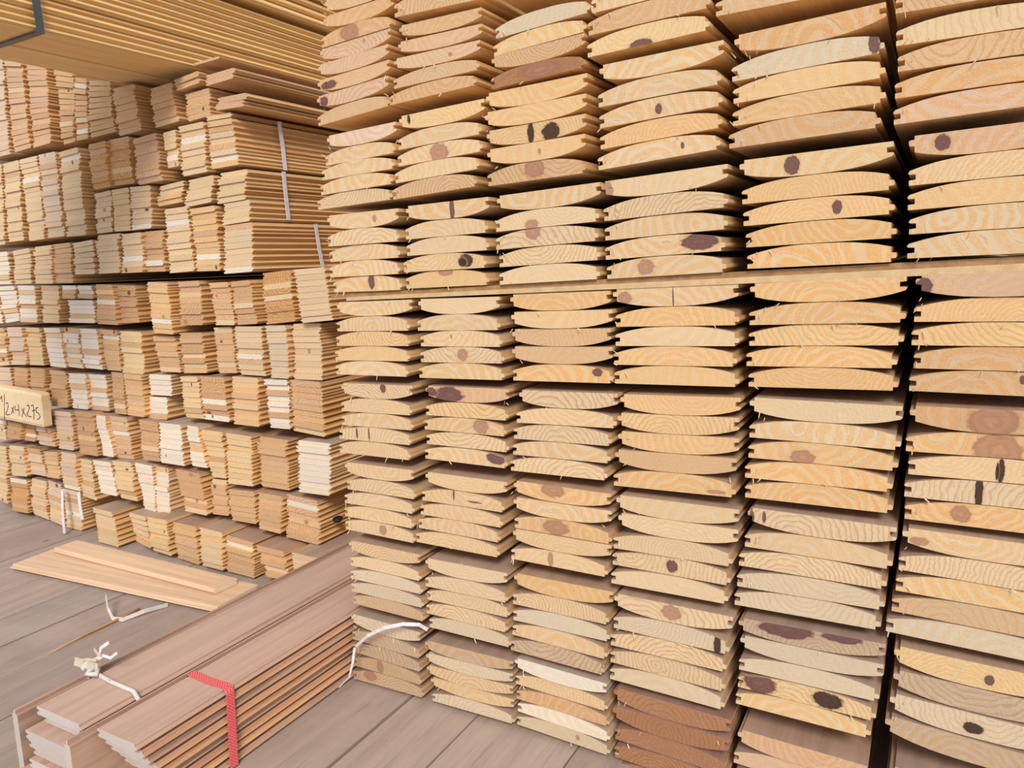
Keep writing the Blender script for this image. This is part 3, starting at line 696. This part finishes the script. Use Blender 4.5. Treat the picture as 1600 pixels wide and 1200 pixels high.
# sign board with handwritten size, fixed on the pile end
SD = 1.17
c0 = onY(-22, 609, SD); c1 = onY(62, 615, SD); c2 = onY(70, 668, SD); c3 = onY(-16, 650, SD)
pw = (c1-c0).length; ph = ((c1-c2).length)
root = bpy.data.objects.new('sign_board', None); COL.objects.link(root)
org = c3.lerp(c2, .5); ang = math.atan2(c2.z-c3.z, c2.x-c3.x)
root.location = org; root.rotation_euler = (0, -ang, 0)
setprops(root, 'pale wooden board with handwritten 12x4x275 on the far left pile', 'sign')
h = pw/2; V = []; Fc = []
bev = .005
prof = [(-h, 0), (h-.003, 0), (h, .004), (h, ph-.006), (h-.006, ph), (-h, ph)]
V = [(x, 0, z) for x, z in prof]+[(x, .022, z) for x, z in prof]+[(x*(1-.02), -.003, .008+(z)*(1-16/1000/ph)) for x, z in prof]
n = len(prof)
Fc = [list(range(n))][0:0]
for i in range(n):
    j = (i+1) % n; Fc += [[i, n+i, n+j, j], [i, j, 2*n+j, 2*n+i]]
Fc += [[n+i for i in range(n)], [2*n+i for i in reversed(range(n))]]
Fc = [f_[::-1] for f_ in Fc]
A = {'ring': [(0, 0, 5.0)]*len(V), 'tone': [(*lin((240, 214, 172)), .3)]*len(V)}
SIGNM = make_side('pale_planed_panel', lin((246, 222, 186)), lin((238, 208, 164)))
mesh_obj('panel', V, Fc, [SIGNM], attrs=A, parent=root)
# handwriting strokes in panel coordinates (0..1 from panel left, 0..1 up), visible part of the board starts at px 0
def U(px, py):
    p = onY(px, py, SD-.004)-org; ca, sa = math.cos(-ang), math.sin(-ang)
    return (p.x*ca - p.z*sa, p.x*sa + p.z*ca)
S10 = lambda L_: [(a/10, 590+b_/10) for a, b_ in L_]
strokes = {'one': [[(0, 335), (22, 285), (28, 380)]], 'bar': [[(64, 262), (66, 640)]],
 'two': [[(88, 400), (112, 392), (125, 440), (112, 500), (88, 570), (115, 584), (150, 574)]],
 't1': [[(175, 570), (210, 455)], [(180, 470), (215, 560)]], 't2': [[(340, 610), (372, 480)], [(335, 490), (408, 615)]],
 'four': [[(236, 445), (228, 500), (240, 512), (290, 500)], [(282, 425), (292, 520), (298, 600)]],
 'two ': [[(415, 440), (440, 430), (455, 470), (438, 530), (418, 575), (440, 605), (488, 612)]],
 'seven': [[(480, 440), (512, 430), (526, 520), (524, 650)], [(500, 520), (545, 505)]],
 'five': [[(590, 465), (558, 478), (565, 540), (600, 560), (622, 610), (605, 645), (580, 655)]]}
for nm, sl in strokes.items():
    V = []; Fc = []
    for st in sl:
        P = [U(*p) for p in S10(st)]
        for (xa, za), (xb, zb) in zip(P, P[1:]):
            dx, dz = xb-xa, zb-za; l = math.hypot(dx, dz) or 1e-6; ox, oz = -dz/l*.0011, dx/l*.0011; ex, ez = dx/l*.0006, dz/l*.0006
            b0 = len(V)
            for y in (-.0036, -.0028):
                V += [(xa-ex+ox, y, za-ez+oz), (xa-ex-ox, y, za-ez-oz), (xb+ex-ox, y, zb+ez-oz), (xb+ex+ox, y, zb+ez+oz)]
            for f_ in ((0, 1, 2, 3), (7, 6, 5, 4), (0, 4, 5, 1), (1, 5, 6, 2), (2, 6, 7, 3), (3, 7, 4, 0)): Fc.append([b0+k for k in f_])
    mesh_obj('handwriting', V, Fc, [INK], parent=root)
q = onX(528, 811, -1.135); rs = random.Random(3)
V = []; N1 = 7
for i in range(5):
    for k in range(N1):
        a = 2*math.pi*k/N1; r_ = [.003, .008, .010, .008, .002][i]*rs.uniform(.8, 1.2); V.append((r_*math.cos(a), (i-2)*.007, .7*r_*math.sin(a)))
Fc = [[i*N1+k, i*N1+(k+1) % N1, (i+1)*N1+(k+1) % N1, (i+1)*N1+k] for i in range(4) for k in range(N1)]+[list(range(N1))[::-1], [4*N1+k for k in range(N1)]]
setprops(mesh_obj('rubber_scrap', V, Fc, [BLACK], loc=q), 'small black scrap stuck between the two piles near the floor bundles', 'scrap')
# ------------------------------------------------------------------ bundles lying on the deck in front
TT = .0127
rnd = random.Random(5)
zt = .124
# bundle one: flat boards between two boards on edge, tied with twine
xl, xr = -1.045, -.945
n1 = 9
for k in range(n1):   # k from bottom
    top = k == n1-1
    dx = [-.004, .002, -.01, .0, -.003, -.003, -.004, .004, .0][k]; dy = [-.024, -.03, -.04, -.026, -.018, -.022, -.024, -.002, -.008][k]
    single('thin_board', xl+dx, xr+dx, .0015+k*.01335, .0125, .535+dy, 1.9, 'V', rnd, 'dusty board with whitish end, %s from the deck in the twine-tied bundle' % ('bottom' if k == 0 else 'top one' if top else SO[k+1]), 'board', 'flat boards of the twine-tied bundle', mats=[END, WEATHER if k > 5 else AGED], con=.3)
def edge_board(x0, y0, h_, label, tk, m):
    r2 = random.Random(label); V, Fc, MI, A = board_geo(prof_thin(h_, .0122, False, r2), 1.9, .0122, h_, r2, tone_of(tk, r2), .4, .006)
    V = [(-z, y, x+h_/2) for x, y, z in V]
    o = mesh_obj('thin_board', V, Fc, [END, m], MI, A, loc=(x0, y0, .0015)); setprops(o, label, 'board', 'edge boards of the twine-tied bundle')
edge_board(-1.0645, .511, .116, 'upright board on edge at the left side of the twine-tied bundle', 'V', AGED)
edge_board(-.9262, .499, .119, 'rough brown board on edge at the right side of the twine-tied bundle', 'V', AGED)
# bundle two: red-strapped
n2 = 9
for k in range(n2):
    j = rnd.uniform(-.006, .002); top = k == n2-1
    x1_ = -.8405+j*(0 if top else 1); wd = .079
    single('thin_board', x1_-wd, x1_, .0015+k*.01345, .0118 if top else rnd.uniform(.0100, .0116), .531+(n2-1-k)*.008+rnd.uniform(-.002, .002), 1.7, 'V', rnd, '%s, %s from the deck in the red-strapped bundle' % ('dusty board with a fine centre groove' if top else 'orange-edged board', 'bottom' if k == 0 else 'top one' if top else SO[k+1]), 'board', 'boards of the red-strapped bundle', mats=[END, WEATHER if top else (SIDE2 if k % 3 else AGED)], con=.25, prof=prof_groove if top else prof_thin)
ztop2 = .0015+(n2-1)*.01345+.0118
# red woven strap
m_, nt, b = mat('red_woven_strap'); g = NT(nt); geo = g.node('ShaderNodeTexCoord').outputs['Object']
wv = g.node('ShaderNodeTexChecker'); nt.links.new(geo, wv.inputs['Vector']); wv.inputs['Scale'].default_value = 420; wv.inputs['Color1'].default_value = (*lin((222, 66, 72)), 1); wv.inputs['Color2'].default_value = (*lin((236, 128, 134)), 1)
nt.links.new(wv.outputs[0], b.inputs['Base Color']); b.inputs['Roughness'].default_value = .55
yb = onZ(345, 1070, ztop2).y; yl = onZ(285, 1052, ztop2).y
xr2 = -.8395
pts = [(-.926, yl+.006, .02), (-.925, yl+.006, ztop2-.004), (-.921, yl+.005, ztop2+.0012), (-.88, (yl+yb)/2, ztop2+.0014), (-.85, yb, ztop2+.0014), (-.841, yb-.001, ztop2+.0008), (-.8375, yb-.002, ztop2-.006), (xr2+.0015, yb-.004, .06), (xr2+.0015, yb-.006, .004)]
ribbon('red_strap', pts, (0, 1, 0), .0135, .0012, m_, 'red woven strap round the front floor bundle', 'strap')
# twine
def tube(name, pts, r, m, parent=None, seg=6, fray=0, rr=None):
    V = []; Fc = []; P = [Vector(p) for p in pts]; n = len(P)
    for i, p in enumerate(P):
        t = (P[min(i+1, n-1)]-P[max(i-1, 0)]).normalized(); a = t.cross(Vector((0, 0, 1)))
        if a.length < .01: a = Vector((1, 0, 0))
        a.normalize(); b_ = t.cross(a)
        rad = r[i] if isinstance(r, list) else r
        for s in range(seg):
            an = 2*math.pi*s/seg; V.append(tuple(p+a*math.cos(an)*rad+b_*math.sin(an)*rad-P[0]))
        if i:
            for s in range(seg): Fc.append([seg*(i-1)+s, seg*(i-1)+(s+1) % seg, seg*i+(s+1) % seg, seg*i+s])
    Fc.append(list(range(seg))[::-1]); Fc.append([seg*(n-1)+s for s in range(seg)])
    for _ in range(fray):
        k = rr.randrange(n); p = P[k]-P[0]; dv = Vector((rr.uniform(-1, 1), rr.uniform(-1, 1), rr.uniform(0, 1))).normalized()*rr.uniform(.006, .016); sd2 = Vector((.0003, .0003, 0)); b0 = len(V)
        V += [tuple(p-sd2), tuple(p+sd2), tuple(p+Vector((0, 0, .0005))), tuple(p+dv)]
        Fc += [[b0, b0+1, b0+3], [b0+1, b0+2, b0+3], [b0+2, b0, b0+3]]
    o = mesh_obj(name, V, Fc, [m], loc=P[0], parent=parent, smooth=True); return o
ztop1 = .0015+8*.01335+.0125
ky = onZ(140, 1054, ztop1).y; ky2 = onZ(205, 1082, ztop1).y
rr = random.Random(9)
kn = Vector((-1.045, ky+.004, ztop1+.004))
troot = bpy.data.objects.new('twine_tie', None); COL.objects.link(troot); troot.location = kn
setprops(troot, 'frayed white twine with knotted loose ends round the left floor bundle', 'twine')
def rel(p): return tuple(Vector(p)-kn)
tube('twine', [rel(p) for p in [(-1.079, ky+.006, .03), (-1.080, ky+.006, .09), (-1.062, ky+.005, ztop1-.002), (-1.045, ky+.004, ztop1+.002), (-1.0, (ky+ky2)/2, ztop1+.003), (-.95, ky2, ztop1+.003), (-.9375, ky2-.002, ztop1-.006), (-.929, ky2-.003, ztop1-.02)]], .0032, TWINE, troot, fray=26, rr=rr)
V = []; Fc = []
tube('knot', [rel(p) for p in [(-1.058, ky, ztop1+.004), (-1.045, ky+.006, ztop1+.008), (-1.036, ky-.002, ztop1+.006), (-1.048, ky-.008, ztop1+.006), (-1.05, ky+.008, ztop1+.012)]], .0045, TWINE, troot, fray=10, rr=rr)
for nm, pp, m_, wd_ in (('loose_end', [(128, 1046), (136, 1036), (152, 1030), (160, 1024)], TWINE, .007), ('loose_end', [(155, 1024), (157, 1013), (170, 1004)], WHITE_STRAP, .005),
                   ('loose_end', [(160, 1024), (173, 1028), (183, 1020)], WHITE_STRAP, .004), ('tape_end', [(152, 1044), (135, 1038), (117, 1033)], BEIGE_TAPE, .012), ('tape_end', [(150, 1032), (135, 1030), (122, 1034)], BEIGE_TAPE, .004), ('loose_end', [(155, 1024), (150, 1018), (147, 1014)], BEIGE_TAPE, .004)):
    P = []
    for i, (a, b_) in enumerate(pp): 
        r = ray(a, b_); t = (kn.y+.004*i)/r.y; q = Vector((r.x*t, r.y*t, r.z*t+H)); P.append(tuple(q-kn))
    ribbon(nm, P, (0.2, .3, 1), wd_, .0012, m_, parent=troot)

# ------------------------------------------------------------------ loose planks on the deck
def plank(corners, z, T, label, seed, kn=()):
    P = [onZ(a, b_, z+T) for a, b_ in corners]   # near-left, far-left, far-right, near-right
    r2 = random.Random(seed); org = (P[0]+P[3])/2; dirv = (P[3]-P[0]); L = dirv.length; yaw = math.atan2(dirv.y, dirv.x)
    wd = ((P[1]-P[0]).length*.5+(P[2]-P[3]).length*.5)
    nrm = Vector((-dirv.y, dirv.x, 0)).normalized(); wd = (P[2]-P[3]).dot(nrm)
    pts = prof_thin(wd, T, False, r2)
    V, Fc, MI, A = board_geo(pts, L, T, wd, r2, tone_of('W', r2), .3, .006)
    o = mesh_obj('loose_plank', V, Fc, [END, PLK], MI, A, loc=(P[0].x+nrm.x*wd/2, P[0].y+nrm.y*wd/2, z)); o.rotation_euler = (0, 0, yaw-math.pi/2)
    return setprops(o, label, 'plank', 'loose planks on the deck')
PLK = make_side('fresh_pine_face', lin((226, 190, 152)), lin((206, 158, 118)))
plank([(15, 883), (66, 860), (430, 918), (335, 951)], 0.001, .0125, 'longer lower loose plank lying flat on the deck beside the left pile', 1)
plank([(82, 857), (135, 849), (390, 908), (333, 921)], 0.0145, .0125, 'shorter loose plank resting on top of the longer one', 2)

# strips and splinter on the deck
P = [onZ(a, b_, zz) for a, b_, zz in ((165, 930, .03), (168, 950, .02), (176, 966, .004), (192, 968, .004), (225, 955, .010), (262, 945, .004))]
ribbon('white_strip', [tuple(p) for p in P], (0, .25, 1), .008, .001, WHITE_STRAP, 'curled white plastic strip on the deck in front of the loose planks', 'strip')
P = [onZ(a, b_, .004) for a, b_ in ((74, 1022), (130, 993), (185, 967), (218, 951))]
tube_o = tube('wood_sliver', [tuple(p) for p in P], [.0006, .0022, .003, .0024], SIDE, seg=5)
setprops(tube_o, 'long thin wood sliver lying under the curled white strip', 'sliver')
# white strap ends at foot of right pile
P = [onY(a, b_, d_) for a, b_, d_ in ((556, 1010, .905), (575, 993, .90), (600, 981, .90), (630, 975, .905), (655, 976, .915), (668, 984, .926))]
ribbon('white_strap', [tuple(p) for p in P], (0, .3, 1), .0055, .001, WHITE_STRAP, 'white strap end curving over the lowest bundle of the right pile', 'strap')
P = [onY(a, b_, d_) for a, b_, d_ in ((554, 1012, .905), (551, 1035, .89), (546, 1058, .88), (530, 1074, .87))]
P[-1].z = max(.003, P[-1].z)
tube_o = ribbon('white_strap', [tuple(p) for p in P], (.2, 1, 0.3), .004, .001, WHITE_STRAP, 'thin white strap piece hanging at the bottom left corner of the right pile', 'strap')

bpy.context.view_layer.update()
